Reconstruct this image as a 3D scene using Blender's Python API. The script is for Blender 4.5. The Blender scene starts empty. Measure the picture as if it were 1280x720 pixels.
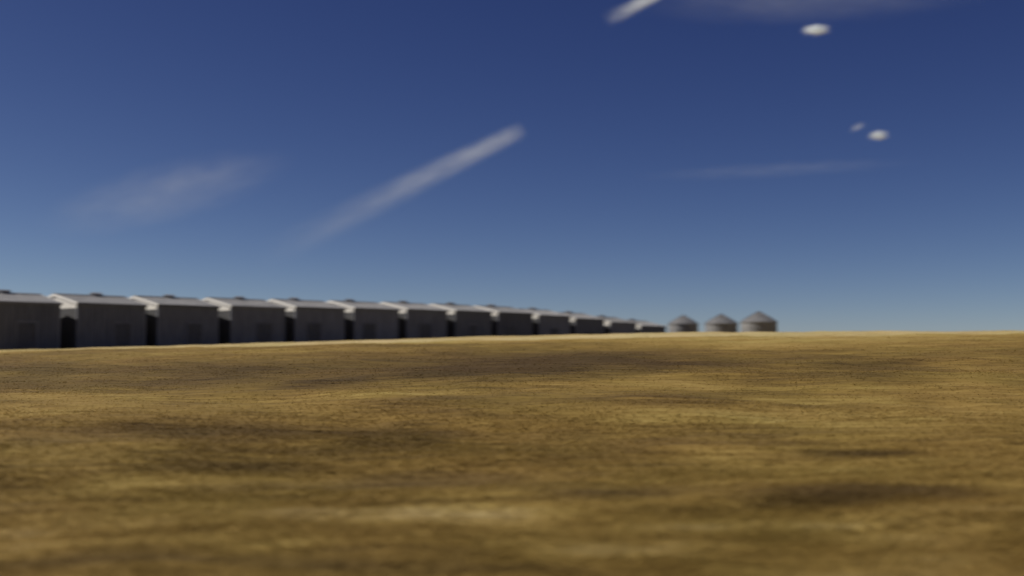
import bpy, bmesh, math, random
import numpy as np
from mathutils import Vector, Matrix
R = math.radians
random.seed(4); rng = np.random.default_rng(4)
S = bpy.context.scene
COL = S.collection

# ------------------------------------------------------------------ camera, sky, sun
FPX = 1422.0                       # focal length in 1280-wide pixels (40 mm on 36 mm)
EYE = 2.0                          # eye height above the z = 0 datum
EYE_ROW = 440.0                    # picture row (of 720) that lies at eye level
cam = bpy.data.cameras.new('camera'); co = bpy.data.objects.new('camera', cam); COL.objects.link(co)
cam.lens = 40; cam.sensor_width = 36; cam.clip_start = .1; cam.clip_end = 40000
co.location = (0, 0, EYE)
co.rotation_euler = (R(90) + math.atan((EYE_ROW - 360) / FPX), 0, 0)
cam.dof.use_dof = True
cam.dof.focus_distance = 26
cam.dof.aperture_fstop = .36
cam.dof.aperture_ratio = .6
S.camera = co

SUN_EL, SUN_AZ = R(37), R(-84)    # azimuth clockwise from the viewing direction (+Y)
w = bpy.data.worlds.new('World'); S.world = w; w.use_nodes = True
nt = w.node_tree
sky = nt.nodes.new('ShaderNodeTexSky'); sky.sky_type = 'NISHITA'; sky.sun_disc = False
sky.sun_elevation = SUN_EL; sky.sun_rotation = SUN_AZ
sky.altitude = 600; sky.air_density = .5; sky.dust_density = .3; sky.ozone_density = 3.0
bg = nt.nodes['Background']; bg.inputs[1].default_value = .05
# deep, contrasty film blue: one even response curve per colour over the whole sky
sc_ = nt.nodes.new('ShaderNodeVectorMath'); sc_.operation = 'SCALE'; sc_.inputs['Scale'].default_value = .05
se, cb = nt.nodes.new('ShaderNodeSeparateColor'), nt.nodes.new('ShaderNodeCombineColor')
nt.links.new(sky.outputs[0], sc_.inputs[0]); nt.links.new(sc_.outputs[0], se.inputs[0])
for i, (g, k) in enumerate(((1.46, 2.85), (1.42, 2.05), (1.04, 1.15))):
    pw = nt.nodes.new('ShaderNodeMath'); pw.operation = 'POWER'; pw.inputs[1].default_value = g
    ml = nt.nodes.new('ShaderNodeMath'); ml.operation = 'MULTIPLY'; ml.inputs[1].default_value = k*20
    nt.links.new(se.outputs[i], pw.inputs[0]); nt.links.new(pw.outputs[0], ml.inputs[0]); nt.links.new(ml.outputs[0], cb.inputs[i])
nt.links.new(cb.outputs[0], bg.inputs[0])
sl = bpy.data.lights.new('sun', 'SUN'); sl.energy = 5.0; sl.angle = R(.53); sl.color = (1, .95, .87)
so = bpy.data.objects.new('sun', sl); COL.objects.link(so)
sd = Vector((math.sin(SUN_AZ) * math.cos(SUN_EL), math.cos(SUN_AZ) * math.cos(SUN_EL), math.sin(SUN_EL)))
so.rotation_euler = sd.to_track_quat('Z', 'Y').to_euler(); so.location = (-40, 0, 60)
vs = S.view_settings
vs.view_transform = 'Standard'; vs.look = 'None'; vs.gamma = 1; vs.use_curve_mapping = False
vs.exposure = 0
S.cycles.max_bounces = 6; S.cycles.volume_bounces = 5; S.cycles.volume_max_steps = 128

# ------------------------------------------------------------------ helpers
def tag(o, label=None, cat=None, group=None, kind=None):
    for k, v in (('label', label), ('category', cat), ('group', group), ('kind', kind)):
        if v: o[k] = v
    return o

def link(name, me, mat=None, parent=None):
    o = bpy.data.objects.new(name, me); COL.objects.link(o)
    if mat: me.materials.append(mat)
    if parent: o.parent = parent
    return o

def empty(name, loc, rz=0):
    o = bpy.data.objects.new(name, None); COL.objects.link(o)
    o.location = loc; o.rotation_euler = (0, 0, rz); o.empty_display_size = .5
    return o

def copy_tree(o, parent=None):
    c = o.copy(); COL.objects.link(c)
    if parent: c.parent = parent
    for ch in list(o.children): copy_tree(ch, c)
    return c

class MB:
    def __init__(s): s.v, s.f = [], []
    def poly(s, pts):
        n = len(s.v); s.v += [tuple(p) for p in pts]; s.f.append(tuple(range(n, n + len(pts))))
    def hexa(s, p):                # 8 points: bottom ring 0-3, top ring 4-7
        n = len(s.v); s.v += [tuple(q) for q in p]
        s.f += [tuple(n + i for i in q) for q in ((3,2,1,0),(4,5,6,7),(0,1,5,4),(1,2,6,5),(2,3,7,6),(3,0,4,7))]
    def box(s, x0, y0, z0, x1, y1, z1):
        s.hexa([(x0,y0,z0),(x1,y0,z0),(x1,y1,z0),(x0,y1,z0),(x0,y0,z1),(x1,y0,z1),(x1,y1,z1),(x0,y1,z1)])
    def beam(s, a, b, wd, ht, up=(0,0,1)):
        a, b = Vector(a), Vector(b); d = (b - a).normalized(); sx = d.cross(Vector(up)).normalized(); u = sx.cross(d)
        s.hexa([a - sx*wd/2 - u*ht/2, a + sx*wd/2 - u*ht/2, b + sx*wd/2 - u*ht/2, b - sx*wd/2 - u*ht/2,
                a - sx*wd/2 + u*ht/2, a + sx*wd/2 + u*ht/2, b + sx*wd/2 + u*ht/2, b - sx*wd/2 + u*ht/2])
    def cyl(s, c, r, z0, z1, n=10, r1=None):
        r1 = r if r1 is None else r1; k = len(s.v)
        for i in range(n):
            t = 2*math.pi*i/n
            s.v.append((c[0]+r*math.cos(t), c[1]+r*math.sin(t), z0)); s.v.append((c[0]+r1*math.cos(t), c[1]+r1*math.sin(t), z1))
        for i in range(n):
            j = (i+1) % n; s.f.append((k+2*i, k+2*j, k+2*j+1, k+2*i+1))
        s.f.append(tuple(k+2*i+1 for i in range(n))); s.f.append(tuple(k+2*i for i in reversed(range(n))))
    def uframe(s, x, wd, z0, zt, y0, y1):              # a door frame in one piece: two jambs and a head
        o = [(-x-wd,z0),(-x-wd,zt+wd),(x+wd,zt+wd),(x+wd,z0),(x,z0),(x,zt),(-x,zt),(-x,z0)]
        n = len(s.v); s.v += [(p[0], y0, p[1]) for p in o] + [(p[0], y1, p[1]) for p in o]
        for q in ((0,1,6,7),(1,2,5,6),(2,3,4,5)):
            s.f.append(tuple(n+i for i in q)); s.f.append(tuple(n+8+i for i in reversed(q)))
        for i in range(8): s.f.append((n+i, n+(i+1)%8, n+8+(i+1)%8, n+8+i))
    def gablet(s, x, y, z0, z1, th):                   # a small two-sided roof in one piece
        n = len(s.v)
        for e in (-x, x): s.v += [(e,-y,z0),(e,0,z1),(e,y,z0),(e,y,z0+th),(e,0,z1+th),(e,-y,z0+th)]
        s.f += [(n,n+1,n+4,n+5),(n+1,n+2,n+3,n+4),(n+11,n+10,n+7,n+6),(n+10,n+9,n+8,n+7)]
        for i in range(6): s.f.append((n+i, n+(i+1)%6, n+6+(i+1)%6, n+6+i))
    def slab(s, x0, x1, y0, y1, z0, z1, n):            # planked door in one piece, grooves between the planks
        prof = []
        w = (x1-x0)/n
        for i in range(n):
            a, b = x0+i*w, x0+(i+1)*w; prof += [(a+.008,y0),(b-.008,y0)]
            if i < n-1: prof += [(b-.008,y0+.02),(b+.008,y0+.02)]
        k = len(s.v); m = len(prof)
        for z in (z0, z1): s.v += [(p[0],p[1],z) for p in prof] + [(x1-.008,y1,z),(x0+.008,y1,z)]
        t = m+2
        for i in range(t): s.f.append((k+i, k+(i+1)%t, k+t+(i+1)%t, k+t+i))
        s.f.append(tuple(k+t+i for i in range(t))); s.f.append(tuple(k+i for i in reversed(range(t))))
    def build(s, name, mat, parent=None):
        me = bpy.data.meshes.new(name); me.from_pydata(s.v, [], s.f)
        bm = bmesh.new(); bm.from_mesh(me); bmesh.ops.recalc_face_normals(bm, faces=bm.faces); bm.to_mesh(me); bm.free()
        return link(name, me, mat, parent)

def material(name, base, vary, scale=(1, 1, 1), rough=.8, metal=0, bump=.15, detail=6, per_object=0.0):
    m = bpy.data.materials.new(name); m.use_nodes = True; n, l = m.node_tree.nodes, m.node_tree.links
    b = n['Principled BSDF']; b.inputs['Roughness'].default_value = rough; b.inputs['Metallic'].default_value = metal
    tc = n.new('ShaderNodeTexCoord'); mp = n.new('ShaderNodeMapping'); mp.inputs['Scale'].default_value = scale
    l.new(tc.outputs['Object'], mp.inputs[0])
    oi = n.new('ShaderNodeObjectInfo'); ad = n.new('ShaderNodeVectorMath'); ad.operation = 'ADD'
    mu = n.new('ShaderNodeMath'); mu.operation = 'MULTIPLY'; mu.inputs[1].default_value = 40
    l.new(oi.outputs['Random'], mu.inputs[0]); l.new(mp.outputs[0], ad.inputs[0]); l.new(mu.outputs[0], ad.inputs[1])
    nz = n.new('ShaderNodeTexNoise'); nz.inputs['Scale'].default_value = 1; nz.inputs['Detail'].default_value = detail
    nz.inputs['Roughness'].default_value = .62
    l.new(ad.outputs[0], nz.inputs['Vector'])
    rp = n.new('ShaderNodeValToRGB'); rp.color_ramp.elements[0].position = .33; rp.color_ramp.elements[1].position = .68
    rp.color_ramp.elements[0].color = (*vary, 1); rp.color_ramp.elements[1].color = (*base, 1)
    l.new(nz.outputs[0], rp.inputs[0])
    if per_object:
        mr = n.new('ShaderNodeMapRange'); mr.inputs['To Min'].default_value = 1 - per_object; mr.inputs['To Max'].default_value = 1 + per_object
        l.new(oi.outputs['Random'], mr.inputs[0])
        mx = n.new('ShaderNodeVectorMath'); mx.operation = 'SCALE'
        l.new(rp.outputs[0], mx.inputs[0]); l.new(mr.outputs[0], mx.inputs['Scale']); l.new(mx.outputs[0], b.inputs['Base Color'])
    else:
        l.new(rp.outputs[0], b.inputs['Base Color'])
    bp = n.new('ShaderNodeBump'); bp.inputs['Strength'].default_value = bump; bp.inputs['Distance'].default_value = .02
    l.new(nz.outputs[0], bp.inputs['Height']); l.new(bp.outputs[0], b.inputs['Normal'])
    return m

M_dark = material('weathered_dark_boards', (.16,.165,.19), (.095,.098,.115), (6, 6, .7), .85, per_object=.3)
M_steel = material('dull_bin_steel', (.21,.206,.203), (.14,.138,.137), (1.5, 1.5, 1.5), .65, 0)
M_end_shade = material('shaded_end_boards', (.075,.073,.078), (.04,.04,.043), (6, 6, .7), .85)  # darker base colour paints the neighbouring shed's shade onto the end walls
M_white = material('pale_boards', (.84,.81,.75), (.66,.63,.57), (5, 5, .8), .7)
M_pale = material('worn_pale_boards', (.30,.295,.28), (.21,.205,.19), (5, 5, .8), .75)
M_roof = material('weathered_roof_sheet', (.33,.32,.315), (.22,.215,.21), (.6, 1.6, 1.6), .6, .2, per_object=.18)
M_dull = material('dull_roof_sheet', (.115,.108,.104), (.07,.066,.064), (1.2, 1.2, 1.2), .75)
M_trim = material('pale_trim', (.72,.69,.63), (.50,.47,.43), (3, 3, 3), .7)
M_door = material('black_door_boards', (.095,.095,.108), (.055,.055,.062), (5, 5, .7), .8)
M_iron = material('rusty_iron', (.09,.055,.035), (.04,.03,.025), (8, 8, 8), .7, .4)
M_stone = material('footing_stone', (.26,.24,.21), (.17,.16,.14), (4, 4, 4), .9)

# ------------------------------------------------------------------ terrain
def fade(t): return t*t*t*(t*(t*6 - 15) + 10)
_perm = rng.permutation(4096).astype(np.int64)
_val = rng.random(4096)
def vnoise(x, y, seed=0):
    xi, yi = np.floor(x).astype(np.int64), np.floor(y).astype(np.int64); fx, fy = fade(x - xi), fade(y - yi)
    def h(a, b): return _val[_perm[(_perm[(a + seed*131) & 4095] + b) & 4095]]
    a = h(xi, yi)*(1-fx) + h(xi+1, yi)*fx; b = h(xi, yi+1)*(1-fx) + h(xi+1, yi+1)*fx
    return (a*(1-fy) + b*fy)*2 - 1

YC = 62.0                                          # distance of the rise that hides the sheds' feet
crest_px = np.array([-900, 0, 135, 365, 500, 640, 760, 830, 1000, 1130, 1280, 2200])
crest_py = np.array([442, 436.5, 433, 425, 421, 417.5, 415.3, 414.3, 413.2, 411.8, 410.5, 405])
def crest_z(x):
    px = 640 + np.clip(x, -67, 68) / YC * FPX
    return EYE + (EYE_ROW - 3.2 - np.interp(px, crest_px, crest_py)) / FPX * YC
P0 = np.array([-26.15, 84.0]); DIR = R(39.48); STEP = 6.51
U = np.array([math.sin(DIR), math.cos(DIR)])
base_k = np.array([-3, 0, 3, 5, 6.5, 8, 9, 10, 11]); base_z = np.array([-.35, -.12, .22, .40, .42, .22, -.05, -.38, -.6])
def row_base(k): return EYE + float(np.interp(k, base_k, base_z))
def smooth(a, b, t):
    t = np.clip((t - a)/(b - a), 0, 1); return t*t*(3 - 2*t)
def height(x, y):
    x, y = np.asarray(x, float), np.asarray(y, float)
    zc = crest_z(x)
    t = np.clip((y - 7)/(YC - 7), 0, 1)
    near = .06 + (zc - .06)*(1 - (1 - t)**1.55)
    k = (x - P0[0])/(STEP*U[0])
    shelf = EYE + np.interp(k, base_k, base_z) - .02
    far = zc + (shelf - zc)*smooth(YC, 76, y)
    far = far + (-3.0 - far)*smooth(165, 700, y)
    z = np.where(y < YC, near, far)
    f = smooth(3, 12, y)*(1 - smooth(52, 62, y)*.8)*(1 - smooth(64, 80, y))
    z = z + f*(.10*vnoise(x*.12, y*.35, 1) + .05*vnoise(x*.4, y*.9, 2) + .025*vnoise(x*1.3, y*2.2, 3))
    return z + .022*vnoise(x*.9, y*.9, 4)*smooth(50, 60, y)*(1 - smooth(66, 76, y))

def ground_at(px, py):
    """the place on the ground that shows at a pixel of the 1280x720 photograph"""
    y = np.linspace(6, 66, 3000); x = (px - 640)/FPX*y; zr = EYE + (EYE_ROW - py)/FPX*y
    i = np.argmax(height(x, y) >= zr)
    return (x[i], y[i]) if i else (x[-1]*.95, 60.)

# patches of darker tone / paler cut straw lying on the slope: px, py, half width, half height (pixels), amount
patch_px = [
 (1085,569,80,5,-.75),(1050,611,130,13,-.85),(985,634,75,11,-.55),(650,458,110,12,-.55),(760,450,120,10,-.40),(400,476,45,9,-.55),(300,468,70,10,-.30),
 (560,497,90,7,-.35),(700,612,60,8,-.40),(545,600,50,9,-.35),(850,497,60,9,-.40),(1000,470,70,8,-.35),(1105,460,40,8,-.35),
 (400,540,140,9,-.32),(250,535,90,10,-.25),(470,680,60,14,-.42),(560,705,150,12,-.35),(240,700,110,16,-.40),(350,590,70,8,-.30),(545,630,90,5,-.35),
 (500,641,85,15,.62),(560,650,40,8,.25),(220,640,120,18,.28),(330,672,140,10,.30),(700,680,130,18,.25),(900,660,160,18,.28),(470,492,60,6,.35),
 (740,480,80,6,.25),(1060,485,60,6,.25),(900,520,160,14,.12),(640,530,120,10,.12),(200,605,80,14,.2),(1080,660,70,20,.15),(200,480,60,10,-.15),
 (640,427,700,8,.42),(300,441,160,7,.30),(1000,424,200,6,.25)]
patches = []
for px, py, hw, hh, a in patch_px:
    cx, cy = ground_at(px, py); _, y0 = ground_at(px, py + hh); _, y1 = ground_at(px, py - hh)
    patches.append((cx, cy, max(.3, 1.45*hw/FPX*cy), max(.12, abs(y1 - y0)*.40), a))
def tone(x, y):
    """-1 dark brown ... +1 pale straw"""
    wx, wy = x + .9*vnoise(x*.5, y*.5, 9), y + .25*vnoise(x*.35, y*.8, 8)
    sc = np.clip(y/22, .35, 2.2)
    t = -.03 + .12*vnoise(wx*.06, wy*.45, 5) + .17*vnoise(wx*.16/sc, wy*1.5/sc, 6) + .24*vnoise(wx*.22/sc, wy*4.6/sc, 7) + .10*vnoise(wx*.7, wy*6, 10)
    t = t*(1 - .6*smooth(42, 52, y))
    for cx, cy, rx, ry, a in patches:
        d = ((wx - cx)/rx)**2 + ((wy - cy)/ry)**2
        t = t + 1.1*a*np.exp(-d**1.3*.8)
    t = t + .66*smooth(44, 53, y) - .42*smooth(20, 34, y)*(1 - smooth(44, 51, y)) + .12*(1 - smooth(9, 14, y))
    return np.clip(t, -1, 1)

def straw_material(name, blade):
    m = bpy.data.materials.new(name); m.use_nodes = True; n, l = m.node_tree.nodes, m.node_tree.links
    b = n['Principled BSDF']; b.inputs['Roughness'].default_value = .9; b.inputs['Specular IOR Level'].default_value = .15
    at = n.new('ShaderNodeAttribute'); at.attribute_name = 'tone'
    tc = n.new('ShaderNodeTexCoord'); mp = n.new('ShaderNodeMapping'); mp.inputs['Scale'].default_value = (.55, 4.2, 4)
    l.new(tc.outputs['Object'], mp.inputs[0])
    nz = n.new('ShaderNodeTexNoise'); nz.inputs['Scale'].default_value = 1.4; nz.inputs['Detail'].default_value = 5; nz.inputs['Roughness'].default_value = .6
    l.new(mp.outputs[0], nz.inputs['Vector'])
    mr = n.new('ShaderNodeMapRange'); mr.inputs['From Min'].default_value = .25; mr.inputs['From Max'].default_value = .75
    mr.inputs['To Min'].default_value = -.2; mr.inputs['To Max'].default_value = .2
    l.new(nz.outputs[0], mr.inputs[0])
    ad = n.new('ShaderNodeMath'); l.new(at.outputs['Fac'], ad.inputs[0]); l.new(mr.outputs[0], ad.inputs[1])
    rp = n.new('ShaderNodeValToRGB'); e = rp.color_ramp
    cols = [(0,(.070,.045,.016)), (.3,(.150,.099,.028)), (.5,(.245,.166,.043)), (.72,(.36,.265,.082)), (1,(.52,.43,.22))]
    e.elements[0].position, e.elements[1].position = 0, 1
    for p, _ in cols[1:-1]: e.elements.new(p)
    for el, (p, c) in zip(e.elements, cols): el.position = p; el.color = (*c, 1)
    l.new(ad.outputs[0], rp.inputs[0])
    n2 = n.new('ShaderNodeTexNoise'); n2.inputs['Scale'].default_value = .35; n2.inputs['Detail'].default_value = 3; l.new(tc.outputs['Object'], n2.inputs['Vector'])
    hs = n.new('ShaderNodeMix'); hs.data_type = 'RGBA'; hs.blend_type = 'MULTIPLY'; hs.inputs[0].default_value = 1
    r2 = n.new('ShaderNodeValToRGB'); r2.color_ramp.elements[0].position = .35; r2.color_ramp.elements[1].position = .65
    r2.color_ramp.elements[0].color = (1.0,.995,.93,1); r2.color_ramp.elements[1].color = (1.05,.985,.98,1)
    l.new(n2.outputs[0], r2.inputs[0]); l.new(rp.outputs[0], hs.inputs[6]); l.new(r2.outputs[0], hs.inputs[7])
    l.new(hs.outputs[2], b.inputs['Base Color'])
    if blade:                                       # thin straw lets light through
        tr = n.new('ShaderNodeBsdfTranslucent'); mixs = n.new('ShaderNodeMixShader'); mixs.inputs[0].default_value = .4
        l.new(hs.outputs[2], tr.inputs['Color']); l.new(b.outputs[0], mixs.inputs[1]); l.new(tr.outputs[0], mixs.inputs[2])
        l.new(mixs.outputs[0], n['Material Output'].inputs['Surface'])
    else:
        bp = n.new('ShaderNodeBump'); bp.inputs['Strength'].default_value = .25; bp.inputs['Distance'].default_value = .03
        l.new(nz.outputs[0], bp.inputs['Height']); l.new(bp.outputs[0], b.inputs['Normal'])
    return m

def np_mesh(name, verts, faces, tones, nv):
    me = bpy.data.meshes.new(name); me.vertices.add(len(verts)); me.vertices.foreach_set('co', verts.astype(np.float32).ravel())
    me.loops.add(faces.size); me.loops.foreach_set('vertex_index', faces.astype(np.int32).ravel())
    me.polygons.add(len(faces)); me.polygons.foreach_set('loop_start', np.arange(0, faces.size, nv, dtype=np.int32))
    a = me.attributes.new('tone', 'FLOAT', 'POINT'); a.data.foreach_set('value', tones.astype(np.float32))
    me.update(); me.validate(); return me

xs = np.concatenate([-np.geomspace(9000, 62, 40)[:-1], np.linspace(-62, 62, 420), np.geomspace(62, 9000, 40)[1:]])
ys = np.concatenate([-np.geomspace(4000, 6, 24)[:-1], np.linspace(-6, 5, 12)[:-1], np.linspace(5, 26, 170)[:-1], np.linspace(26, 70, 170)[:-1], np.linspace(70, 180, 70)[:-1], np.geomspace(180, 12000, 50)])
gx, gy = np.meshgrid(xs, ys); gz = height(gx, gy); nx, ny = len(xs), len(ys)
idx = np.arange(nx*ny).reshape(ny, nx)
quads = np.stack([idx[:-1,:-1], idx[:-1,1:], idx[1:,1:], idx[1:,:-1]], -1).reshape(-1, 4)
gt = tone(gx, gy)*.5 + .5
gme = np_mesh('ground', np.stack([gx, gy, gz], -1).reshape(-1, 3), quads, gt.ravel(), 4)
gme.polygons.foreach_set('use_smooth', np.ones(len(quads), bool))
M_ground = straw_material('dry_prairie', False)
tag(link('ground', gme, M_ground), kind='structure')

# dry grass: blades growing all over the slope, one mass
def make_grass():
    N = 150000
    u = rng.random(N); y = (6.5**-.25 + u*(72**-.25 - 6.5**-.25))**-4.0
    x = (rng.random(N)*2 - 1)*(y*.50 + 3)
    keep = rng.random(N) < np.clip(.72 + .6*vnoise(x*.35, y*.9, 21) + .4*vnoise(x*1.2, y*2.5, 22), .12, 1)
    x, y = x[keep], y[keep]; n = len(x); B = 6
    th = np.where(rng.random((n, B)) < .75, rng.normal(0, .45, (n, B)), math.pi + rng.normal(0, .6, (n, B)))   # laid over by the wind along the road
    lean = 1.6 + rng.random((n, B))*3.2
    hgt = (.016 + .03*rng.random((n, 1))**2)*(.5 + .8*rng.random((n, B)))*(1 - smooth(12, 24, y[:, None])*.5)
    wid = (.003 + .0004*y[:, None])*(.7 + .6*rng.random((n, B)))
    off = rng.normal(0, 1, (n, B, 2))*np.array([.5, .16])*(1 + y[:, None, None]/40)
    bx, by = x[:, None] + off[..., 0], y[:, None] + off[..., 1]; bz = height(bx, by) - .006
    ph = th + math.pi/2 + rng.normal(0, .5, (n, B))
    wx, wy = np.cos(ph)*wid, np.sin(ph)*wid
    tx, ty = bx + np.cos(th)*hgt*lean, by + np.sin(th)*hgt*lean
    mx, my = bx + np.cos(th)*hgt*lean*.35, by + np.sin(th)*hgt*lean*.35
    V = np.stack([np.stack([bx - wx, by - wy, bz], -1), np.stack([bx + wx, by + wy, bz], -1),
                  np.stack([mx + wx*.8, my + wy*.8, bz + hgt*.6], -1), np.stack([mx - wx*.8, my - wy*.8, bz + hgt*.6], -1),
                  np.stack([tx, ty, bz + hgt], -1)], 2).reshape(-1, 3)
    nb = n*B; o = np.arange(nb)[:, None]*5
    F = np.concatenate([o + [0,1,2], o + [0,2,3], o + [3,2,4]], 0)
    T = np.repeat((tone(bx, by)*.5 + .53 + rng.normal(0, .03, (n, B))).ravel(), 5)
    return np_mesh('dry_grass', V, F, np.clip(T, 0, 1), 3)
tag(link('dry_grass', make_grass(), straw_material('dry_grass_blades', True)), 'short dry golden grass covering the whole slope in front of the sheds', 'grass', kind='stuff')

# ------------------------------------------------------------------ long gabled sheds in a row
L, W, H, RISE = 5.42, 6.0, 3.56, .66               # length along the row, depth, wall height, gable rise
OV = .10
def boards(mb, a, b, z0, top, inward, bw=.24, th=.05):
    """vertical boards from a to b (plan points); top(s) is the height at plan parameter s; every other board stands proud"""
    a, b = Vector((*a, 0)), Vector((*b, 0)); d = b - a; n = max(2, round(d.length/bw)); inn = Vector((*inward, 0))
    for i in range(n):
        s0, s1 = (i + .03)/n, (i + .97)/n
        o = inn*(.014 if i % 2 else random.uniform(-.002, .006))
        p, q = a + d*s0 + o, a + d*s1 + o; pi, qi = p + inn*th, q + inn*th
        mb.hexa([p + Vector((0,0,z0)), q + Vector((0,0,z0)), qi + Vector((0,0,z0)), pi + Vector((0,0,z0)),
                 p + Vector((0,0,top(s0))), q + Vector((0,0,top(s1))), qi + Vector((0,0,top(s1))), pi + Vector((0,0,top(s0)))])
    ai, bi = a + inn*(th + .01), b + inn*(th + .01)  # lining behind the joints
    am = (ai + bi)/2
    pts = [ai + Vector((0,0,z0)), bi + Vector((0,0,z0)), bi + Vector((0,0,top(1) - .01)), am + Vector((0,0,top(.5) - .01)), ai + Vector((0,0,top(0) - .01))]
    mb.poly(pts)

def make_shed():
    r = empty('gabled_shed', (0, 0, 0)); hl, hw = L/2, W/2
    flat = lambda s: H
    gab = lambda s: H + RISE*(1 - abs(2*s - 1)) + .01
    for a, b, inn in (((-hl, -hw), (hl, -hw), (0, 1)), ((hl, hw), (-hl, hw), (0, -1))):
        m = MB(); boards(m, a, b, .12, flat, inn); m.build('wall', M_dark, r)
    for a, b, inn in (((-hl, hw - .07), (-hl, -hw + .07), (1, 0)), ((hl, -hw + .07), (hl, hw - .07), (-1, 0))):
        m = MB(); boards(m, a, b, .12, flat, inn); m.build('end_wall', M_end_shade, r)
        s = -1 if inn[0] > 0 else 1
        m = MB(); boards(m, (a[0] + s*.02, a[1]), (b[0] + s*.02, b[1]), H - .34, gab, inn); m.build('gable', M_white, r)  # pale boards reach below the eaves to paint the sunlit tip
    # roof: ribbed sheets, eave boards, ridge cap, verge boards
    sl_ = RISE/hw; ez = H + .03 - OV*sl_
    for s in (-1, 1):
        m = MB(); x0, x1 = -hl - .06, hl + .06; y0, y1 = s*(hw + OV), s*.01; z0, z1 = ez, H + .03 + RISE
        m.hexa([(x0,y0,z0),(x1,y0,z0),(x1,y1,z1),(x0,y1,z1),(x0,y0,z0+.035),(x1,y0,z0+.035),(x1,y1,z1+.035),(x0,y1,z1+.035)])
        nrib = 15
        for i in range(nrib):
            x = x0 + .06 + (x1 - x0 - .12)*i/(nrib - 1)
            m.beam((x, y0, z0 + .045), (x, y1, z1 + .045), .05, .035)
        m.build('roof_slope', M_roof, r)
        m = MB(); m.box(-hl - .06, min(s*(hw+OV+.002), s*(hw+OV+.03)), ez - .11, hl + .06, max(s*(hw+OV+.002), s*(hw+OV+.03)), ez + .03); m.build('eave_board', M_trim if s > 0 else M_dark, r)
        for e in (-1, 1):
            m = MB(); x = e*(hl + .085)
            m.beam((x, s*(hw + OV + .03), ez - .03), (x, s*.005, H + RISE), .035, .17); m.build('verge_board', M_white, r)
    m = MB(); m.gablet(hl + .11, .2, H + .03 + RISE + .075 - .2*sl_ , H + RISE + .105, .02); m.build('ridge_cap', M_roof, r)
    # ridge ventilator
    m = MB(); m.box(-.30, -.22, H + RISE - .02, .30, .22, H + RISE + .19); v = m.build('vent', M_dark, r)
    m = MB(); m.gablet(.38, .30, H + RISE + .17, H + RISE + .27, .03); m.build('vent_roof', M_roof, v)
    # door in the front wall, with frame, battens and latch
    yf = -hw
    m = MB(); m.slab(-.62, .62, yf - .05, yf - .012, .16, 2.2, 5); d = m.build('door', M_door, r)
    for z in (.45, 1.15, 1.9):
        m = MB(); m.box(-.6, yf - .085, z, .6, yf - .052, z + .13); m.build('batten', M_door, d)
    m = MB(); m.box(.38, yf - .11, 1.36, .56, yf - .052, 1.41); m.build('latch', M_iron, d)
    m = MB(); m.uframe(.64, .12, .12, 2.215, yf - .06, yf - .012); m.build('door_frame', M_dark, r)
    for sx in (-1, 1):
        for sy in (-1, 1):
            m = MB(); cx, cy = sx*(hl + .012), sy*(hw + .012)
            m.box(min(cx, cx - sx*.13), min(cy, cy - sy*.13), .10, max(cx, cx - sx*.13), max(cy, cy - sy*.13), H - .02); m.build('corner_board', M_dark, r)
    for sx in (-1, 0, 1):
        for sy in (-1, 1):
            m = MB(); m.box(sx*(hl - .3) - .25, sy*(hw - .25) - .25, -.35, sx*(hl - .3) + .25, sy*(hw - .25) + .25, .115); m.build('footing', M_stone, r)
    return r

Vv = np.array([-U[1], U[0]])                        # into the shed, away from the camera
shed_labels = {
 -2: 'dark gabled shed cut by the left edge of the view, nearest of the long row',
 -1: 'big near dark gabled shed, twelfth counted from the far right-hand end of the long row',
  0: 'dark gabled shed with a shadowed door, eleventh from the far right-hand end of the row',
  1: 'dark gabled shed, tenth from the far right-hand end of the long row',
  2: 'dark gabled shed, ninth from the far right-hand end of the long row',
  3: 'dark gabled shed, eighth from the far right-hand end of the long row',
  4: 'dark gabled shed in mid row, seventh from the far right-hand end',
  5: 'dark gabled shed in mid row, sixth from the far right-hand end',
  6: 'dark gabled shed, fifth from the far right-hand end, sinking behind the grassy rise',
  7: 'dark gabled shed, fourth from the far right-hand end, half behind the grassy rise',
  8: 'low-looking dark shed, third from the far right-hand end of the long row',
  9: 'low-looking dark shed beside the last one of the long row, second from its right-hand end',
 10: 'last and smallest-looking dark shed at the far right-hand end of the long row'}
proto = make_shed()
for k in range(-2, 11):
    o = proto if k == -2 else copy_tree(proto)
    p = P0 + U*(STEP*k + L/2) + Vv*(W/2)
    o.location = (p[0] + random.uniform(-.05, .05), p[1] + random.uniform(-.08, .08), row_base(k + .45))
    o.rotation_euler = (0, 0, R(90) - DIR + R(random.uniform(-.7, .7)))
    dx = random.uniform(-.9, .9)                    # no two doors hang in quite the same place
    for ch in o.children:
        n_ = ch.name.split('.')[0]
        if n_ in ('door', 'door_frame'): ch.location.x = dx
        if n_ == 'vent': ch.location.x = dx*.6
    tag(o, shed_labels[k], 'shed', 'dark gabled sheds standing in a long row behind the rise')

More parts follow.
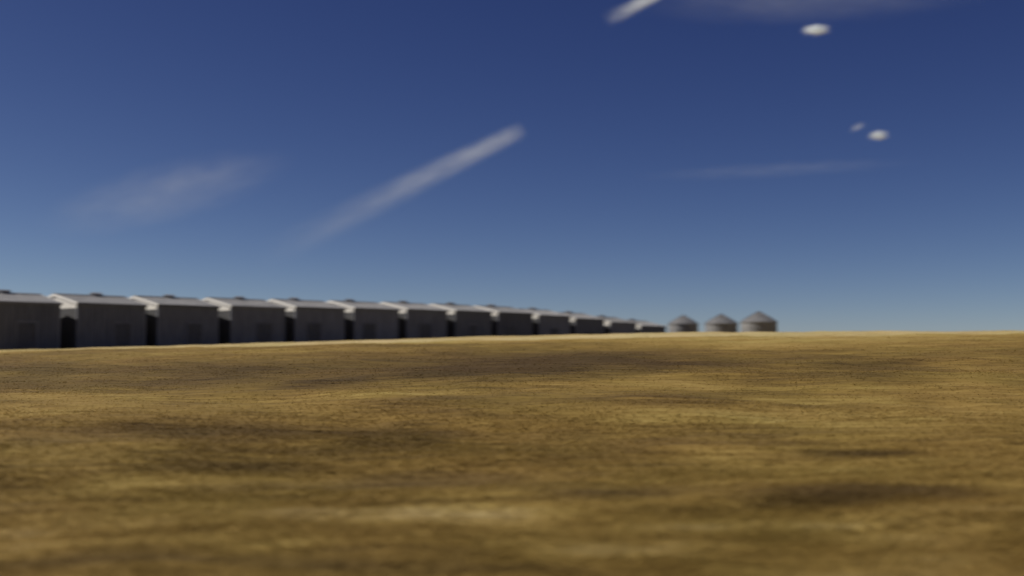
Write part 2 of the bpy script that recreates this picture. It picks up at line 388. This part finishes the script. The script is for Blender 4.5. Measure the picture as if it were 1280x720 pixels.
# ------------------------------------------------------------------ three small round grain bins
def ring_mesh(mb, prof, n, cap=False):              # a surface turned about the z axis from (radius, height) pairs
    k = len(mb.v); m = len(prof)
    for i in range(n):
        t = 2*math.pi*i/n
        for r_, z_ in prof: mb.v.append((r_*math.cos(t), r_*math.sin(t), z_))
    for i in range(n):
        j = (i + 1) % n
        for q in range(m - 1): mb.f.append((k+i*m+q, k+j*m+q, k+j*m+q+1, k+i*m+q+1))
    if cap: mb.f.append(tuple(k+i*m+m-1 for i in range(n))); mb.f.append(tuple(k+i*m for i in reversed(range(n))))
def smooth_shade(o):
    o.data.polygons.foreach_set('use_smooth', [True]*len(o.data.polygons)); return o
def make_bin():
    r = empty('grain_bin', (0, 0, 0)); rad, z1, rise = 1.84, 3.15, .98
    m = MB(); ring_mesh(m, [(rad + .22, -.35), (rad + .22, .08), (rad - .1, .1)], 32, True); m.build('footing', M_stone, r)
    m = MB(); n = 60; ring_mesh(m, [(rad + .012*math.cos(i*math.pi), .1 + (z1 - .1)*i/n) for i in range(n + 1)], 40); m.build('wall', M_steel, r)   # corrugated
    for z in (.8, 1.57, 2.34):
        m = MB(); ring_mesh(m, [(rad + .02, z - .03), (rad + .032, z - .02), (rad + .032, z + .02), (rad + .02, z + .03)], 40); m.build('hoop', M_steel, r)
    pr = [(rad + .10, z1 - .05), (rad*.72, z1 + rise*.38), (rad*.38, z1 + rise*.74), (.24, z1 + rise)]
    m = MB(); ring_mesh(m, [(rad + .10, z1 - .09)] + pr, 40, True); m.build('roof', M_steel, r)
    for i in range(20):
        t = 2*math.pi*i/20; c, q = math.cos(t), math.sin(t); m = MB()
        for (ra, za), (rb, zb) in zip(pr[:-1], pr[1:]): m.beam((ra*c, ra*q, za + .012), (rb*c, rb*q, zb + .012), .05, .035)
        m.build('roof_rib', M_steel, r)
    m = MB(); ring_mesh(m, [(.26, z1 + rise - .03), (.26, z1 + rise + .05), (.12, z1 + rise + .10)], 16, True); m.build('roof_cap', M_dull, r)
    m = MB(); m.slab(-.4, .4, -rad - .06, -rad + .08, .16, 1.9, 2); d = m.build('door', M_door, r)
    m = MB(); m.box(.22, -rad - .09, 1.0, .36, -rad - .058, 1.05); m.build('latch', M_iron, d)
    m = MB(); m.uframe(.41, .08, .12, 1.91, -rad - .075, -rad + .08); m.build('door_frame', M_steel, r)
    return r
hut = make_bin()
hut_specs = [(948.5, 118, 'biggest-looking small round grain bin, rightmost of the three standing apart'),
             (901.5, 131, 'middle one of the three small round grain bins right of the long row'),
             (854.0, 143, 'smallest-looking round grain bin, next to the right-hand end of the long row')]
for i, (px, d, lab) in enumerate(hut_specs):
    o = hut if i == 0 else copy_tree(hut)
    x = (px - 640)/FPX*d; az = math.atan2(x, d)
    o.location = (x, d, EYE - .02 + (.0, .16, .42)[i])
    o.rotation_euler = (0, 0, R(62) - az + R((0, 9, -7)[i]))
    tag(o, lab, 'grain bin', 'small round grain bins standing apart right of the long row')

# ------------------------------------------------------------------ clouds: real volumes high over the plain
def cloud_material(name, dens, fall=1.5, noise=2.2, lo=.35, hi=.7, tail=0.0, head=.06, rag=0, stretch=(1, 1, 1)):
    m = bpy.data.materials.new(name); m.use_nodes = True; n, l = m.node_tree.nodes, m.node_tree.links
    n.remove(n['Principled BSDF']); out = n['Material Output']
    pv = n.new('ShaderNodeVolumePrincipled'); pv.inputs['Color'].default_value = (.92, .97, 1, 1); pv.inputs['Anisotropy'].default_value = 0
    l.new(pv.outputs[0], out.inputs['Volume'])
    tc = n.new('ShaderNodeTexCoord'); sp = n.new('ShaderNodeSeparateXYZ'); l.new(tc.outputs['Object'], sp.inputs[0])
    def math_(op, a, b=None, clamp=False):
        k = n.new('ShaderNodeMath'); k.operation = op; k.use_clamp = clamp
        for i, v in enumerate((a, b)):
            if v is None: continue
            if isinstance(v, (int, float)): k.inputs[i].default_value = v
            else: l.new(v, k.inputs[i])
        return k.outputs[0]
    x, y, z = sp.outputs
    mp = n.new('ShaderNodeMapping'); mp.inputs['Scale'].default_value = stretch; l.new(tc.outputs['Object'], mp.inputs[0])
    nz = n.new('ShaderNodeTexNoise'); nz.inputs['Scale'].default_value = noise; nz.inputs['Detail'].default_value = 7; nz.inputs['Roughness'].default_value = .62; l.new(mp.outputs[0], nz.inputs['Vector'])
    if tail:                                        # comet: local x runs 0 (head) .. 1 (tail); y, z are in units of the local radius
        rad = math_('ADD', math_('MULTIPLY', x, .55), .45)
        r2 = math_('ADD', math_('POWER', math_('DIVIDE', y, rad), 2), math_('POWER', math_('DIVIDE', z, rad), 2))
        body = math_('POWER', math_('SUBTRACT', 1, r2, True), fall)
        hd = math_('MULTIPLY', x, 1/head, True)
        tl = math_('POWER', math_('SUBTRACT', 1, x, True), tail)
        d = math_('MULTIPLY', math_('MULTIPLY', body, hd), tl)
    else:
        r2 = math_('ADD', math_('ADD', math_('POWER', x, 2), math_('POWER', y, 2)), math_('POWER', z, 2))
        if rag: r2 = math_('ADD', r2, math_('MULTIPLY', math_('SUBTRACT', nz.outputs[0], .42), rag))
        d = math_('POWER', math_('SUBTRACT', 1, r2, True), fall)
    mr = n.new('ShaderNodeMapRange'); mr.inputs['From Min'].default_value = lo; mr.inputs['From Max'].default_value = hi; mr.inputs['To Min'].default_value = .12; l.new(nz.outputs[0], mr.inputs[0])
    d = math_('MULTIPLY', math_('MULTIPLY', d, mr.outputs[0]), dens)
    l.new(d, pv.inputs['Density'])
    return m

RC = 5000.0
CAM_M = Matrix.Rotation(math.atan((EYE_ROW - 360)/FPX), 3, 'X')
def sky_dir(px, py):
    return (CAM_M @ Vector(((px - 640)/FPX, 1, (360 - py)/FPX))).normalized()
def sky_point(px, py, dist=RC): return Vector((0, 0, EYE)) + sky_dir(px, py)*dist

def streak(name, head, tailp, wpx, mat):
    a, b = sky_point(*head), sky_point(*tailp, RC*1.03); v = b - a; ln = v.length; r = wpx/FPX*RC
    m = MB(); N, K = 14, 12
    for i in range(N + 1):
        t = i/N; rr = (.45 + .55*t)*1.02
        for j in range(K): m.v.append((t, rr*math.cos(2*math.pi*j/K), rr*math.sin(2*math.pi*j/K)))
    for i in range(N):
        for j in range(K): m.f.append((i*K + j, i*K + (j+1) % K, (i+1)*K + (j+1) % K, (i+1)*K + j))
    m.f.append(tuple(range(K))); m.f.append(tuple(N*K + j for j in range(K)))
    o = m.build(name, mat)
    o.location = a; o.rotation_euler = v.to_track_quat('X', 'Z').to_euler(); o.scale = (ln, r, r)
    return o
def puff(name, c, wpx, hpx, tilt, mat, dpx=None):
    me = bpy.data.meshes.new(name); bm = bmesh.new(); bmesh.ops.create_icosphere(bm, subdivisions=3, radius=1.02); bm.to_mesh(me); bm.free()
    o = link(name, me, mat); k = RC/FPX; p = sky_point(*c)
    o.location = p; q = sky_dir(*c).to_track_quat('Y', 'Z').to_matrix() @ Matrix.Rotation(R(tilt), 3, 'Y')
    o.rotation_euler = q.to_euler(); o.scale = (wpx*k, (dpx or wpx*.6)*k, hpx*k)
    return o
G = 'streaks of high cloud'
tag(streak('streak_cloud', (657, 160), (300, 336), 31, cloud_material('streak_vapour', .0105, 1.8, 2.0, .3, .66, tail=1.9, head=.06, stretch=(4, 1, 1))), 'long white streak of cloud in mid sky, fading down to the left', 'cloud', G)
tag(streak('streak_cloud', (850, -20), (755, 27), 14, cloud_material('short_streak_vapour', .08, 1.8, 2.0, .3, .66, tail=1.4, head=.1, stretch=(3, 1, 1))), 'short bright streak of cloud cut by the top edge of the sky', 'cloud', G)
tag(puff('wispy_cloud', (210, 240), 165, 42, -17, cloud_material('wisp_vapour', .00055, 1.6, 2.4, .36, .66, stretch=(1.6, 1, 1))), 'broad faint wisp of cloud low in the left sky', 'cloud')
tag(puff('thin_cloud', (970, 212), 190, 12, -1, cloud_material('thin_vapour', .00042, 1.7, 2.0, .35, .7, stretch=(3, 1, 1)), 60), 'thin faint level band of cloud in the right sky below the bright glints', 'cloud')
tag(puff('veil_cloud', (1010, -2), 230, 34, 2, cloud_material('veil_vapour', .0007, 1.7, 2.0, .35, .7, stretch=(2, 1, 1)), 70), 'pale veil of cloud at the upper right above the bright glint', 'cloud')
M_glint = cloud_material('glint_vapour', .26, 3.5, 2.3, .3, .6, rag=2.2, stretch=(1.0, 1.0, 1.3))  # bright glints at upper right, built as small cloud volumes
tag(puff('glint_puff', (1020, 37.5), 22, 9.5, 3, M_glint), 'small brilliant white oval glint built as a cloud puff, the upper of two at right', 'cloud', 'small bright glints built as cloud puffs')
tag(puff('glint_puff', (1098, 169.5), 16, 9, 0, M_glint), 'small brilliant white glint built as a cloud puff, the lower of two at right', 'cloud', 'small bright glints built as cloud puffs')
tag(puff('glint_puff', (1072, 159), 13, 6, -28, cloud_material('dim_glint_vapour', .035, 2.5, 2.0, .3, .6, rag=1.6)), 'dim small glint built as a scrap of cloud just left of the lower bright one', 'cloud', 'small bright glints built as cloud puffs')
